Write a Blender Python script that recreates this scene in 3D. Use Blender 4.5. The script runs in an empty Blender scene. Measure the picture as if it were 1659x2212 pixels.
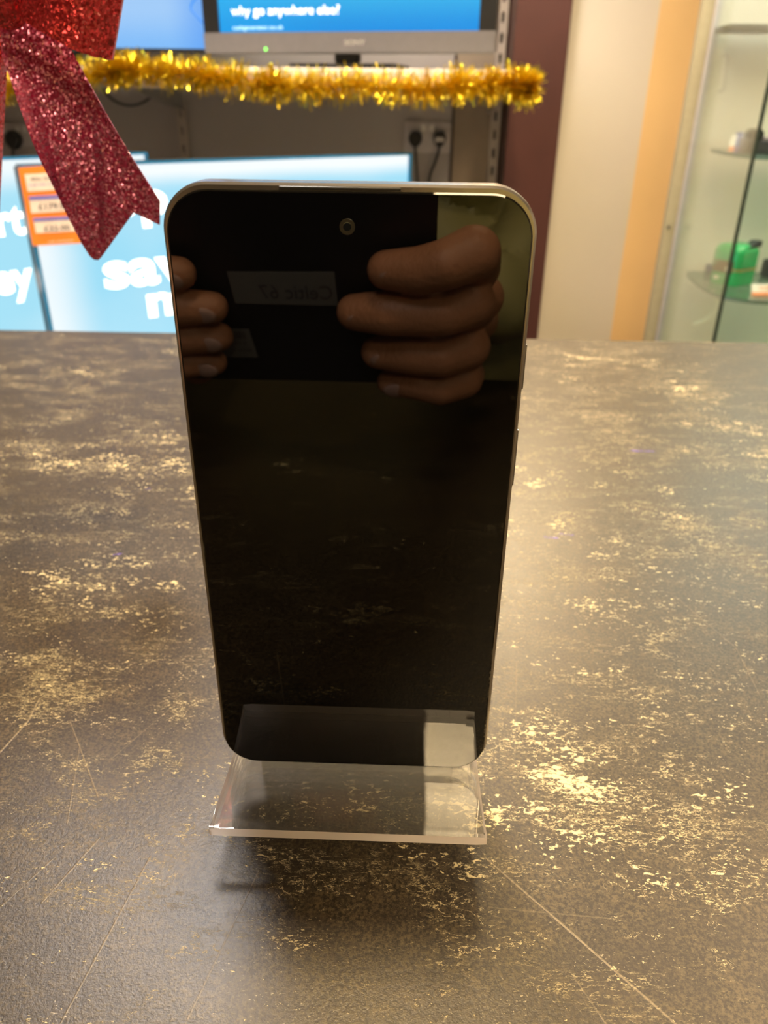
import bpy, bmesh, math, random
from mathutils import Vector, Matrix, noise
random.seed(7)
PI = math.pi
sc = bpy.context.scene
col = sc.collection

# ------------------------------------------------------------------ camera
W_, H_, FPX = 1659.0, 2212.0, 1661.0
PITCH, YAW, ROLL = 0.48974, -0.02819, 0.0119
CAM = Vector((0.01259, -0.1659, 1.13672))
_F = Vector((math.sin(YAW)*math.cos(PITCH), math.cos(YAW)*math.cos(PITCH), -math.sin(PITCH)))
_R = Vector((math.cos(YAW), -math.sin(YAW), 0))
_U = _R.cross(_F)
CR = _R*math.cos(ROLL) + _U*math.sin(ROLL)
CU = -_R*math.sin(ROLL) + _U*math.cos(ROLL)
CF = _F
cd = bpy.data.cameras.new('camera')
cam = bpy.data.objects.new('camera', cd)
col.objects.link(cam)
cd.sensor_fit = 'VERTICAL'
cd.sensor_height = 36.0
cd.sensor_width = 27.0
cd.lens = FPX/H_*36.0
cd.clip_start = 0.0008
cd.clip_end = 30
cd.dof.use_dof = True
cd.dof.focus_distance = 0.195
cd.dof.aperture_fstop = 20.0
M = Matrix.Identity(4)
for i in range(3):
    M[i][0] = CR[i]; M[i][1] = CU[i]; M[i][2] = -CF[i]; M[i][3] = CAM[i]
cam.matrix_world = M
sc.camera = cam

# ------------------------------------------------------------------ view
sc.view_settings.view_transform = 'Standard'
sc.view_settings.look = 'None'
sc.view_settings.gamma = 1
sc.view_settings.use_curve_mapping = False
sc.view_settings.exposure = 0.0
w = bpy.data.worlds.new('world'); sc.world = w
w.use_nodes = True
w.node_tree.nodes['Background'].inputs[0].default_value = (0.9, 0.75, 0.55, 1)
w.node_tree.nodes['Background'].inputs[1].default_value = 0.1
sc.cycles.max_bounces = 14
sc.cycles.transmission_bounces = 10
sc.cycles.glossy_bounces = 8
sc.cycles.sample_clamp_indirect = 6.0

# ceiling lights: (centre x, y, size x, y, strength, colour)
WARM = (1.0, 0.73, 0.40)
LIGHTS = [
    ('square recessed ceiling light straight above the phone', (0.02, 0.42), (0.17, 0.17), 430, WARM),
    ('square recessed ceiling light behind the person', (0.45, -1.6), (0.7, 0.7), 34, WARM),
    ('unseen square ceiling light added to brighten the cream panel', (1.1, 0.9), (0.5, 0.5), 40, (1.0, 0.74, 0.46)),  # added fill, lifts the cream panel
    ('unseen square ceiling light added to brighten the wall and tinsel by the televisions', (-.45, 1.15), (0.5, 0.5), 68, (1.0, 0.91, 0.84)),  # added fill for the far wall, shelf and tinsel
]

# ------------------------------------------------------------------ pixel -> world
def ray(x, y): return CR*((x-W_/2)/FPX) - CU*((y-H_/2)/FPX) + CF
def atY(x, y, Y):
    d = ray(x, y); return CAM + d*((Y-CAM.y)/d.y)
def atZ(x, y, Z):
    d = ray(x, y); return CAM + d*((Z-CAM.z)/d.z)
def hit(x, y, P0, n):
    d = ray(x, y); return CAM + d*((P0-CAM).dot(n)/d.dot(n))
def tab(u, v, ww): return CAM + CR*u + CU*v + CF*ww      # the photographer's tablet

# ------------------------------------------------------------------ materials
def sock(node, names, val):
    for n in names:
        if n in node.inputs:
            node.inputs[n].default_value = val; return
def mat(name, colr=(.5, .5, .5), rough=.5, metal=0, ior=1.5, trans=0, emit=None, estr=0, coat=0, spec=None, var=0.06, vscale=60, bump=0, bscale=200):
    m = bpy.data.materials.new(name); m.use_nodes = True
    nt = m.node_tree; b = nt.nodes['Principled BSDF']
    b.inputs['Base Color'].default_value = (*colr, 1)
    b.inputs['Roughness'].default_value = rough
    b.inputs['Metallic'].default_value = metal
    b.inputs['IOR'].default_value = ior
    if trans: b.inputs['Transmission Weight'].default_value = trans
    if coat: b.inputs['Coat Weight'].default_value = coat; b.inputs['Coat Roughness'].default_value = 0.05
    if spec is not None: b.inputs['Specular IOR Level'].default_value = spec
    if emit: b.inputs['Emission Color'].default_value = (*emit, 1); b.inputs['Emission Strength'].default_value = estr
    if var and not trans:
        tc = nt.nodes.new('ShaderNodeTexCoord'); nz = nt.nodes.new('ShaderNodeTexNoise')
        nz.inputs['Scale'].default_value = vscale; nz.inputs['Detail'].default_value = 4
        nt.links.new(tc.outputs['Object'], nz.inputs['Vector'])
        mx = nt.nodes.new('ShaderNodeMix'); mx.data_type = 'RGBA'
        nt.links.new(nz.outputs['Fac'], mx.inputs['Factor'])
        mx.inputs[6].default_value = (*[c*(1-var*2) for c in colr], 1)
        mx.inputs[7].default_value = (*[min(1, c*(1+var*2)) for c in colr], 1)
        nt.links.new(mx.outputs[2], b.inputs['Base Color'])
    if bump:
        tc = nt.nodes.new('ShaderNodeTexCoord'); nz = nt.nodes.new('ShaderNodeTexNoise')
        nz.inputs['Scale'].default_value = bscale; nz.inputs['Detail'].default_value = 5
        nt.links.new(tc.outputs['Object'], nz.inputs['Vector'])
        bp = nt.nodes.new('ShaderNodeBump'); bp.inputs['Strength'].default_value = bump; bp.inputs['Distance'].default_value = 0.002
        nt.links.new(nz.outputs['Fac'], bp.inputs['Height']); nt.links.new(bp.outputs['Normal'], b.inputs['Normal'])
    return m

class NG:
    """small node-graph helper"""
    def __init__(s, m): s.nt = m.node_tree
    def n(s, t, **kw):
        nd = s.nt.nodes.new('ShaderNode'+t)
        for k, v in kw.items(): setattr(nd, k, v)
        return nd
    def put(s, inp, v):
        if hasattr(v, 'is_linked') or isinstance(v, bpy.types.NodeSocket): s.nt.links.new(v, inp)
        else: inp.default_value = v
    def math(s, op, a, b=0.0, c=0.0, clamp=False):
        nd = s.n('Math', operation=op, use_clamp=clamp)
        s.put(nd.inputs[0], a); s.put(nd.inputs[1], b); s.put(nd.inputs[2], c)
        return nd.outputs[0]
    def noise(s, vec, scale, detail=3, rough=.5, dist=0):
        nd = s.n('TexNoise'); s.put(nd.inputs['Vector'], vec)
        nd.inputs['Scale'].default_value = scale; nd.inputs['Detail'].default_value = detail
        nd.inputs['Roughness'].default_value = rough; nd.inputs['Distortion'].default_value = dist
        return nd.outputs['Fac']
    def ramp(s, v, lo, hi, a=0.0, b=1.0, smooth=True):
        nd = s.n('MapRange'); nd.interpolation_type = 'SMOOTHSTEP' if smooth else 'LINEAR'
        s.put(nd.inputs[0], v); nd.inputs[1].default_value = lo; nd.inputs[2].default_value = hi
        nd.inputs[3].default_value = a; nd.inputs[4].default_value = b
        return nd.outputs[0]
    def mix(s, f, a, b):
        nd = s.n('Mix', data_type='RGBA'); s.put(nd.inputs['Factor'], f)
        for i, v in ((6, a), (7, b)):
            if isinstance(v, tuple): nd.inputs[i].default_value = (*v, 1)
            else: s.nt.links.new(v, nd.inputs[i])
        return nd.outputs[2]
    def scaled(s, vec, sx, sy, sz, rot=0):
        nd = s.n('Mapping'); s.put(nd.inputs['Vector'], vec)
        nd.inputs['Scale'].default_value = (sx, sy, sz); nd.inputs['Rotation'].default_value = (0, 0, rot)
        return nd.outputs[0]
    def dist2(s, vec, p):
        nd = s.n('VectorMath', operation='DISTANCE'); s.put(nd.inputs[0], vec); nd.inputs[1].default_value = (p[0], p[1], p[2] if len(p) > 2 else 0)
        return nd.outputs['Value']

# ------------------------------------------------------------------ object helpers
def link(o, parent=None):
    col.objects.link(o)
    if parent is not None:
        o.parent = parent
        o.matrix_parent_inverse = parent.matrix_basis.inverted()
    return o
def empty(name, loc, label=None, cat=None, group=None, rotz=0):
    o = bpy.data.objects.new(name, None); o.empty_display_size = .02
    o.location = loc; o.rotation_euler = (0, 0, rotz)
    col.objects.link(o)
    if label: o['label'] = label
    if cat: o['category'] = cat
    if group: o['group'] = group
    return o
def mesh_obj(name, bm, m, parent=None, smooth=True, label=None, cat=None, group=None, kind=None, local=False):
    me = bpy.data.meshes.new(name)
    bmesh.ops.recalc_face_normals(bm, faces=bm.faces)
    bm.to_mesh(me); bm.free()
    mats = m if isinstance(m, (list, tuple)) else [m]
    for k in mats: me.materials.append(k)
    o = bpy.data.objects.new(name, me)
    if local:
        col.objects.link(o); o.parent = parent
    else: link(o, parent)
    if smooth:
        for p in me.polygons: p.use_smooth = True
        me.set_sharp_from_angle(angle=math.radians(35))
        big = [p.index for p in me.polygons if len(p.vertices) > 4]
        for k in big: me.polygons[k].use_smooth = False
    if label: o['label'] = label
    if cat: o['category'] = cat
    if group: o['group'] = group
    if kind: o['kind'] = kind
    return o
def fix(o):
    """children built in world space under a rotated/moved empty keep their place"""
    return o
def box(bm, a, b, bev=0.0, mi=0):
    a = Vector(a); b = Vector(b)
    r = bmesh.ops.create_cube(bm, size=1)
    for v in r['verts']:
        v.co = Vector([(a[i]+b[i])/2 + v.co[i]*(b[i]-a[i]) for i in range(3)])
    fs = list({f for v in r['verts'] for f in v.link_faces})
    for f in fs: f.material_index = mi
    if bev:
        es = list({e for v in r['verts'] for e in v.link_edges})
        rr = bmesh.ops.bevel(bm, geom=es, offset=bev, segments=2, affect='EDGES', profile=.5)
        for f in rr['faces']: f.material_index = mi
def tube(bm, pts, r, seg=12, cap=True):
    pts = [Vector(p) for p in pts]; rings = []
    rr = r if isinstance(r, (list, tuple)) else [r]*len(pts)
    up = None
    for i, p in enumerate(pts):
        t = (pts[min(i+1, len(pts)-1)]-pts[max(i-1, 0)]).normalized()
        if up is None: up = t.orthogonal().normalized()
        up = (up - t*up.dot(t)).normalized(); sd = t.cross(up)
        rings.append([bm.verts.new(p + (up*math.cos(a)+sd*math.sin(a))*rr[i]) for a in [2*PI*k/seg for k in range(seg)]])
    for a, b in zip(rings, rings[1:]):
        for k in range(seg): bm.faces.new((a[k], a[(k+1) % seg], b[(k+1) % seg], b[k]))
    if cap: bm.faces.new(rings[0][::-1]); bm.faces.new(rings[-1])
def curve_pts(pts, n=8):
    """Catmull-Rom through points"""
    P = [Vector(p) for p in pts]; out = []
    for i in range(len(P)-1):
        p0 = P[max(i-1, 0)]; p1 = P[i]; p2 = P[i+1]; p3 = P[min(i+2, len(P)-1)]
        for k in range(n):
            t = k/n
            out.append(.5*((2*p1)+(p2-p0)*t+(2*p0-5*p1+4*p2-p3)*t*t+(3*p1-p0-3*p2+p3)*t**3))
    out.append(P[-1]); return out
def rr_pts(hw, hh, r, seg=10):
    pts = []
    for cx, cy, a0 in ((hw-r, hh-r, 0), (-hw+r, hh-r, PI/2), (-hw+r, -hh+r, PI), (hw-r, -hh+r, 1.5*PI)):
        for k in range(seg+1):
            a = a0 + PI/2*k/seg; pts.append((cx+r*math.cos(a), cy+r*math.sin(a)))
    return pts
def rr_loft(bm, cx, cz, hw, hh, r, prof, seg=12):
    """rounded rectangle in XZ lofted along Y; prof = [(inset, y), ...]"""
    rings = []
    for ins, y in prof:
        rings.append([bm.verts.new((cx+x, y, cz+z)) for x, z in rr_pts(hw-ins, hh-ins, max(r-ins, .0005), seg)])
    n = len(rings[0])
    for a, b in zip(rings, rings[1:]):
        for k in range(n): bm.faces.new((a[k], a[(k+1) % n], b[(k+1) % n], b[k]))
    bm.faces.new(rings[0]); bm.faces.new(rings[-1][::-1])
def prism(bm, poly, axis, a, b, mi=0):
    """extrude a 2-D polygon; axis 'x': poly=(y,z), 'y': poly=(x,z), 'z': poly=(x,y)"""
    def P(p, t): return {'x': (t, p[0], p[1]), 'y': (p[0], t, p[1]), 'z': (p[0], p[1], t)}[axis]
    A = [bm.verts.new(P(p, a)) for p in poly]; B = [bm.verts.new(P(p, b)) for p in poly]
    n = len(poly)
    fs = [bm.faces.new((A[k], A[(k+1) % n], B[(k+1) % n], B[k])) for k in range(n)]
    f1 = bm.faces.new(A[::-1]); f2 = bm.faces.new(B)
    for f in fs: f.material_index = mi
    return f1, f2
def text_mesh(name, s, m, parent, origin, xdir, zdir, height, width=None, bold=0.02, extrude=0.0004, align='LEFT', thing=None):
    cu = bpy.data.curves.new(name, 'FONT'); cu.body = s; cu.size = 1; cu.offset = bold; cu.extrude = 0.0
    cu.align_x = 'LEFT'; cu.resolution_u = 4
    tmp = bpy.data.objects.new(name+'_curve', cu); col.objects.link(tmp)
    dg = bpy.context.evaluated_depsgraph_get(); dg.update()
    me = bpy.data.meshes.new_from_object(tmp.evaluated_get(dg))
    col.objects.unlink(tmp); bpy.data.objects.remove(tmp)
    xs = [v.co.x for v in me.vertices]; ys = [v.co.y for v in me.vertices]
    x0, x1 = min(xs), max(xs)
    k = height/0.70            # cap height of the built-in font is about .7 of its size
    kx = width/(x1-x0) if width else k
    xd = Vector(xdir).normalized(); zd = Vector(zdir).normalized(); nd = xd.cross(zd)
    for v in me.vertices:
        x, y, z = v.co
        if align == 'RIGHT': x -= x1
        elif align == 'LEFT': x -= x0
        else: x -= (x0+x1)/2
        v.co = Vector(origin) + xd*(x*kx) + zd*(y*k)
    me.materials.clear(); me.materials.append(m)
    o = bpy.data.objects.new(name, me); link(o, parent)
    return o

# blended organic mesh: tapered capsules fused with a voxel remesh
def capsule(bm, a, b, ra, rb, seg=14):
    a = Vector(a); b = Vector(b); t = (b-a); L = t.length
    t = t.normalized() if L > 1e-9 else Vector((0, 0, 1)); up = t.orthogonal().normalized(); sd = t.cross(up)
    rings = []
    for k in range(1, 5): an = -PI/2+PI/2*k/5; rings.append((a+t*ra*math.sin(an), ra*math.cos(an)))
    rings.append((a, ra)); rings.append((b, rb))
    for k in range(1, 5): an = PI/2*k/5; rings.append((b+t*rb*math.sin(an), rb*math.cos(an)))
    R = [[bm.verts.new(p+(up*math.cos(2*PI*k/seg)+sd*math.sin(2*PI*k/seg))*r) for k in range(seg)] for p, r in rings]
    for p, q in zip(R, R[1:]):
        for k in range(seg): bm.faces.new((p[k], p[(k+1) % seg], q[(k+1) % seg], q[k]))
    v0 = bm.verts.new(a-t*ra); v1 = bm.verts.new(b+t*rb)
    for k in range(seg):
        bm.faces.new((v0, R[0][(k+1) % seg], R[0][k])); bm.faces.new((v1, R[-1][k], R[-1][(k+1) % seg]))
def chain(bm, pts):
    for (a, ra), (b, rb) in zip(pts, pts[1:]): capsule(bm, a, b, ra, rb)
def blob(bm, c, rx, ry, rz):
    r = bmesh.ops.create_uvsphere(bm, u_segments=20, v_segments=14, radius=1)
    for v in r['verts']: v.co = Vector((c[0]+v.co.x*rx, c[1]+v.co.y*ry, c[2]+v.co.z*rz))
def fused(bm, voxel, smooth=4):
    me = bpy.data.meshes.new('tmp'); bmesh.ops.recalc_face_normals(bm, faces=bm.faces); bm.to_mesh(me); bm.free()
    o = bpy.data.objects.new('tmp', me); col.objects.link(o)
    md = o.modifiers.new('r', 'REMESH'); md.mode = 'VOXEL'; md.voxel_size = voxel; md.use_smooth_shade = True
    s = o.modifiers.new('s', 'SMOOTH'); s.iterations = smooth; s.factor = .5
    dg = bpy.context.evaluated_depsgraph_get(); dg.update()
    out = bpy.data.meshes.new_from_object(o.evaluated_get(dg))
    col.objects.unlink(o); bpy.data.objects.remove(o)
    b2 = bmesh.new(); b2.from_mesh(out); bpy.data.meshes.remove(out)
    return b2
def absorb(bm, other):
    me = bpy.data.meshes.new('t'); other.to_mesh(me); other.free(); bm.from_mesh(me); bpy.data.meshes.remove(me)

# ------------------------------------------------------------------ shared materials
M_wall = mat('wall_paint', (.37, .335, .315), .75, vscale=4, var=.04, bump=.05)
M_cream = mat('cream_laminate', (.66, .60, .50), .28, vscale=2, var=.04)
M_warm_refl = mat('warm_reflection_orange', (.80, .54, .25), .35, vscale=3, var=.05)  # orange painted in place of warm light reflected beside the cream panel
M_maroon = mat('maroon_laminate', (.075, .024, .021), .45, vscale=10, var=.12)
M_white = mat('white_plastic', (.75, .73, .70), .4)
M_offwhite = mat('offwhite_board', (.62, .58, .52), .5)
M_black = mat('black_plastic', (.012, .012, .012), .35)
M_dark = mat('dark_grey_plastic', (.04, .042, .045), .45)
M_grey = mat('grey_metal', (.35, .34, .33), .4, metal=.7)
M_silver = mat('silver_plastic', (.19, .18, .185), .35, metal=.35)
M_chrome = mat('chrome', (.8, .8, .82), .12, metal=1)
M_floor = mat('floor_vinyl', (.22, .19, .16), .5, vscale=5)
M_ceil = mat('ceiling_paint', (.75, .72, .66), .9, vscale=5)
M_backwall = mat('back_wall_paint', (.16, .14, .12), .8, vscale=5)

def structure(name, a, b, m, bev=0):
    bm = bmesh.new(); box(bm, a, b, bev)
    return mesh_obj(name, bm, m, kind='structure', smooth=False)

CT = 0.95                      # counter top height
YW = 2.35                      # wall plane behind the shelves
# ------------------------------------------------------------------ room shell
structure('floor', (-2.6, -2.6, -.05), (2.6, 2.45, 0), M_floor)
structure('ceiling', (-2.6, -2.6, 2.6), (2.6, 2.45, 2.65), M_ceil)
structure('wall_far', (-2.6, YW, 0), (2.6, YW+.1, 2.6), M_wall)
structure('wall_near', (-2.6, -2.7, 0), (2.6, -2.6, 2.6), M_backwall)
structure('wall_left', (-2.7, -2.6, 0), (-2.6, YW, 2.6), M_backwall)
structure('wall_right', (2.6, -2.6, 0), (2.7, YW, 2.6), M_cream)
structure('trim_1', (.272, 2.20, 0), (.414, YW, 2.6), M_maroon, .002)        # maroon bay post
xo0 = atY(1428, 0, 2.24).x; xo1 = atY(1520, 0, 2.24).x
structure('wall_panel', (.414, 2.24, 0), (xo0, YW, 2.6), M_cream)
structure('warm_reflection_strip', (xo0, 2.238, 0), (xo1+.12, YW, 2.6), M_warm_refl)

for lab, (cx, cy), (sx, sy), st, c in LIGHTS:
    r = empty('ceiling_light', (cx, cy, 2.6), lab, 'ceiling light', 'recessed ceiling lights')
    bm = bmesh.new()
    for a, b in (((-sx/2-.03, -sy/2-.03), (sx/2+.03, -sy/2)), ((-sx/2-.03, sy/2), (sx/2+.03, sy/2+.03)),
                 ((-sx/2-.03, -sy/2), (-sx/2, sy/2)), ((sx/2, -sy/2), (sx/2+.03, sy/2))):
        box(bm, (cx+a[0], cy+a[1], 2.575), (cx+b[0], cy+b[1], 2.6))
    mesh_obj('frame', bm, M_white, r, smooth=False)
    bm = bmesh.new(); box(bm, (cx-sx/2, cy-sy/2, 2.585), (cx+sx/2, cy+sy/2, 2.598))
    mesh_obj('diffuser', bm, mat('light_diffuser', (.9, .9, .9), .6, emit=c, estr=st, var=0), r, smooth=False)

# spot track lamps above the shelving: they rake the counter from the front
def track_lamp(cx, cy, cz, st, c, label, tgt, rad=.09):
    r = empty('track_lamp', (cx, cy, 2.6), label, 'lamp', 'track lamps above the shelves')
    d = (Vector(tgt)-Vector((cx, cy, cz))).normalized(); P = Vector((cx, cy, cz))
    bm = bmesh.new(); tube(bm, [(cx, cy, 2.6), (cx, cy, cz+.03)], .012); mesh_obj('stem', bm, M_black, r)
    bm = bmesh.new(); tube(bm, [P-d*.14, P-d*.12, P-d*.03, P], [rad*.35, rad*.6, rad*1.05, rad*1.08], 24)
    mesh_obj('lamp_head', bm, M_black, r)
    bm = bmesh.new(); tube(bm, [P+d*.001, P+d*.004], [rad, rad], 24)
    mesh_obj('bulb_disc', bm, mat('lamp_glow', (.9, .9, .9), .6, emit=c, estr=st, var=0), r)
track_lamp(.27, 1.75, 2.08, 250, (1.0, .76, .44), 'black track lamp hanging in front of the maroon post', (.1, .2, CT), .10)

# ------------------------------------------------------------------ counter
mt = mat('distressed_laminate', (.05, .04, .03), .42, var=0)
g = NG(mt); nt = mt.node_tree; B = nt.nodes['Principled BSDF']
tc = g.n('TexCoord'); O = tc.outputs['Object']
st = g.scaled(O, 1.0, 1.75, 1.0, .06)
big = g.noise(st, 9, 3, .55)
mid = g.noise(st, 55, 4, .6)
fl = g.noise(st, 380, 7, .70, .5)
fine = g.noise(st, 900, 3, .6)
# worn clusters at fixed places on the top
boost = None
for px, py, rad, amp in ((1330, 1610, .034, .10), (1390, 1750, .028, .09), (1240, 1640, .016, .03), (1190, 1720, .012, .10), (1600, 1760, .02, .08), (105, 1493, .011, .30), (165, 1530, .008, .24), (80, 1440, .012, .12), (1490, 845, .03, .12),
                         (1340, 770, .03, .10), (1560, 1170, .03, .09), (1400, 930, .04, .08), (150, 830, .04, .06), (1300, 860, .04, .07),
                         (250, 1010, .03, .06), (180, 1290, .02, .08)):
    p = atZ(px, py, CT)
    d = g.dist2(O, (p.x, p.y, CT))
    v = g.ramp(d, 0, rad*1.7, amp*.15, 0)
    boost = v if boost is None else g.math('ADD', boost, v)
# calmer area at the near edge and in front of the stand
s = g.math('ADD', g.math('MULTIPLY', big, .26), g.math('MULTIPLY', mid, .34))
s = g.math('ADD', s, g.math('MULTIPLY', fl, .62))
s = g.math('ADD', s, boost)
sy = g.n('SeparateXYZ'); nt.links.new(O, sy.inputs[0])
s = g.math('ADD', s, g.ramp(sy.outputs['Y'], -.20, .02, -.035, 0))
st3 = g.scaled(O, 1.0, 2.1, 1.0, -.05)
s2 = g.math('ADD', g.math('MULTIPLY', g.noise(st3, 560, 7, .72, .4), .72), g.math('MULTIPLY', g.noise(st3, 38, 5, .62), .42))
s2 = g.math('ADD', s2, g.ramp(sy.outputs['Y'], -.16, .05, -.035, 0))
fleck = g.math('MAXIMUM', g.ramp(s, .708, .728), g.ramp(s2, .680, .705, 0, .85))
# worn veins: thin broken contour lines inside the rubbed areas
def veins(vec, scale, wd, msc, lo, hi, k):
    nv = g.noise(vec, scale, 7, .66, .3)
    ln = g.ramp(g.math('ABSOLUTE', g.math('SUBTRACT', nv, .5)), wd*.4, wd, 1, 0)
    ms = g.math('ADD', g.noise(vec, msc, 4, .6), g.math('MULTIPLY', boost, k))
    ms = g.math('ADD', ms, g.ramp(sy.outputs['Y'], -.18, .0, -.07, 0))
    return g.math('MULTIPLY', g.math('MULTIPLY', ln, g.ramp(ms, lo, hi)), g.ramp(g.noise(vec, 850, 3, .6), .42, .56))
fleck = g.math('MAXIMUM', fleck, veins(st3, 120, .013, 26, .555, .65, 4.5))
fleck = g.math('MAXIMUM', fleck, veins(st, 210, .013, 48, .59, .67, 4.0))
fleck = g.math('MAXIMUM', fleck, g.math('MULTIPLY', veins(g.scaled(O, 1, 3.2, 1, .02), 170, .014, 20, .52, .63, 1.0), .8))
speck = g.ramp(g.math('ADD', g.math('MULTIPLY', fine, .8), g.math('MULTIPLY', mid, .35)), .715, .77, 0, .55)
grain = g.noise(O, 1250, 3, .65)
base = g.mix(g.ramp(grain, .35, .68), (.012, .0085, .0042), (.080, .058, .030))
base = g.mix(g.ramp(mid, .35, .7, 0, .6), base, (.018, .012, .008))
c1 = g.mix(speck, base, (.42, .36, .24))
c2 = g.mix(fleck, c1, (.60, .50, .29))
# scratches
def seg_mask(x0, y0, x1, y1, wd):
    a = atZ(x0, y0, CT); b = atZ(x1, y1, CT); dv = b-a; L2 = dv.length_squared
    sub = g.n('VectorMath', operation='SUBTRACT'); nt.links.new(O, sub.inputs[0]); sub.inputs[1].default_value = a
    dt = g.n('VectorMath', operation='DOT_PRODUCT'); nt.links.new(sub.outputs[0], dt.inputs[0]); dt.inputs[1].default_value = dv/L2
    t = g.math('ADD', dt.outputs['Value'], 0, clamp=True)
    scn = g.n('VectorMath', operation='SCALE'); scn.inputs[0].default_value = dv; nt.links.new(t, scn.inputs['Scale'])
    ds = g.n('VectorMath', operation='DISTANCE'); nt.links.new(sub.outputs[0], ds.inputs[0]); nt.links.new(scn.outputs[0], ds.inputs[1])
    return g.ramp(ds.outputs['Value'], wd*.3, wd, 1, 0)
scr = None
for sgm in ((1050, 1855, 1190, 1975, .00035, .8), (1190, 1975, 1460, 2212, .0004, 1), (0, 1625, 60, 1558, .00045, 1), (60, 1558, 85, 1510, .00045, 1),
            (152, 1560, 212, 1722, .0003, .7), (325, 1850, 130, 2212, .0003, .55), (215, 1810, 90, 1950, .00035, .6), (560, 1880, 400, 2212, .0003, .4),
            (172, 1610, 145, 1780, .0003, .5), (245, 1125, 262, 1095, .0004, .6), (262, 1095, 295, 1075, .0004, .6), (1240, 2110, 1310, 2212, .0003, .5),
            (1460, 1290, 1590, 1400, .0003, .4), (1590, 1400, 1640, 1500, .0003, .4), (380, 1520, 240, 1640, .00025, .4), (120, 1850, 0, 1960, .00025, .4),
            (1055, 1960, 1330, 1985, .0003, .3), (1115, 1430, 1112, 1640, .0003, .3)):
    v = g.math('MULTIPLY', seg_mask(*sgm[:5]), sgm[5]); scr = v if scr is None else g.math('MAXIMUM', scr, v)
scr = g.math('MULTIPLY', scr, g.ramp(fine, .3, .6, .3, .8))
c3 = g.mix(g.math('MULTIPLY', scr, .5), c2, (.42, .33, .2))
ink = None
for sgm in ((1365, 973, 1410, 975, .0022), (1178, 1160, 1203, 1162, .0012), (1210, 1153, 1238, 1156, .001), (246, 1199, 262, 1196, .001), (314, 1057, 324, 1055, .0008)):
    v = seg_mask(*sgm); ink = v if ink is None else g.math('MAXIMUM', ink, v)
ink = g.math('MULTIPLY', ink, g.ramp(fl, .45, .55, 0, .75))
c4 = g.mix(ink, c3, (.10, .05, .42))
nt.links.new(c4, B.inputs['Base Color'])
nt.links.new(g.ramp(fleck, 0, 1, .345, .45), B.inputs['Roughness'])
bp = g.n('Bump'); bp.inputs['Strength'].default_value = .5; bp.inputs['Distance'].default_value = .0003
nt.links.new(g.math('ADD', g.math('MULTIPLY', grain, .6), g.math('ADD', g.math('MULTIPLY', fleck, .35), g.math('MULTIPLY', scr, .5))), bp.inputs['Height'])
nt.links.new(bp.outputs['Normal'], B.inputs['Normal'])
B.inputs['Specular IOR Level'].default_value = .34
r = empty('shop_counter', (0, .05, 0), 'long shop counter with dark brown distressed laminate top flecked with cream', 'counter')
def yfar(x): return .51884 + (x+.3589)*(.00672/.6948)
bm = bmesh.new(); 
poly = [(-1.5, -.405), (1.3, -.405), (1.3, yfar(1.3)), (-1.5, yfar(-1.5))]
prism(bm, poly, 'z', CT-.04, CT)
bmesh.ops.bevel(bm, geom=bm.edges[:], offset=.0015, segments=2, affect='EDGES')
mesh_obj('worktop', bm, mt, r)
bm = bmesh.new(); box(bm, (-1.46, -.36, 0.0), (1.26, .46, CT-.041), .002)
mesh_obj('base_cabinet', bm, mat('counter_base', (.06, .045, .04), .5), r, smooth=False)

# ------------------------------------------------------------------ smartphone
ZB = CT+.013                  # top of the acrylic tray
PH = .15791; PW = .0755
mg = mat('screen_glass', (.0010, .0010, .0012), 0.0, ior=1.56, var=0)
mf = mat('phone_frame', (.30, .28, .27), .22, metal=.9, var=.02)
ph = empty('smartphone', (0, .004, ZB), 'black smartphone with blank glossy screen standing upright in the clear acrylic stand', 'smartphone')
cz = ZB+PH/2
bm = bmesh.new()
E_ = .0009
rr_loft(bm, 0, cz+E_, PW/2+E_, PH/2+E_*.6, .0098, [(.0006, .0004), (.0001, .0009), (0, .0022), (0, .0058), (.0004, .0074), (.0014, .0084), (.003, .0086)], 14)
mesh_obj('metal_frame', bm, mf, ph)
bm = bmesh.new()
rr_loft(bm, 0, cz, PW/2-.0000, PH/2, .0090, [(.0004, 0), (.00005, .00018), (0, .0006), (.0002, .0012)], 14)
mesh_obj('screen', bm, mg, ph)
bm = bmesh.new()
rr_loft(bm, 0, cz+E_, PW/2-.002, PH/2-.002, .008, [(0, .0085), (.0003, .0090), (.001, .0091)], 10)
mesh_obj('back_cover', bm, M_dark, ph)
pc = atY(750, 490, -.00005)
bm = bmesh.new()
tube(bm, [(pc.x, -.00003, pc.z), (pc.x, -.00006, pc.z)], [.0016, .00155], 32)
fc = mesh_obj('front_camera', bm, mat('camera_ring', (.014, .014, .010), .3, var=0), ph)
bm = bmesh.new(); tube(bm, [(pc.x, -.00007, pc.z), (pc.x, -.0001, pc.z)], [.0009, .0008], 24)
mesh_obj('lens', bm, mat('lens_glass', (.004, .005, .006), .05, ior=1.8, var=0), fc)
bm = bmesh.new(); box(bm, (-.014, .00005, ZB+PH+.00005), (.0105, .00075, ZB+PH+.00075), .0002)
mesh_obj('earpiece_slit', bm, M_black, ph)
for z0, z1, nm in ((atY(1135, 741, .004).z, atY(1122, 838, .004).z, 'volume_button'), (atY(1113, 925, .004).z, atY(1104, 1045, .004).z, 'power_button')):
    bm = bmesh.new(); box(bm, (PW/2+E_-.0002, .0028, min(z0, z1)), (PW/2+E_+.00055, .0056, max(z0, z1)), .0003)
    mesh_obj(nm, bm, mf, ph)

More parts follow.
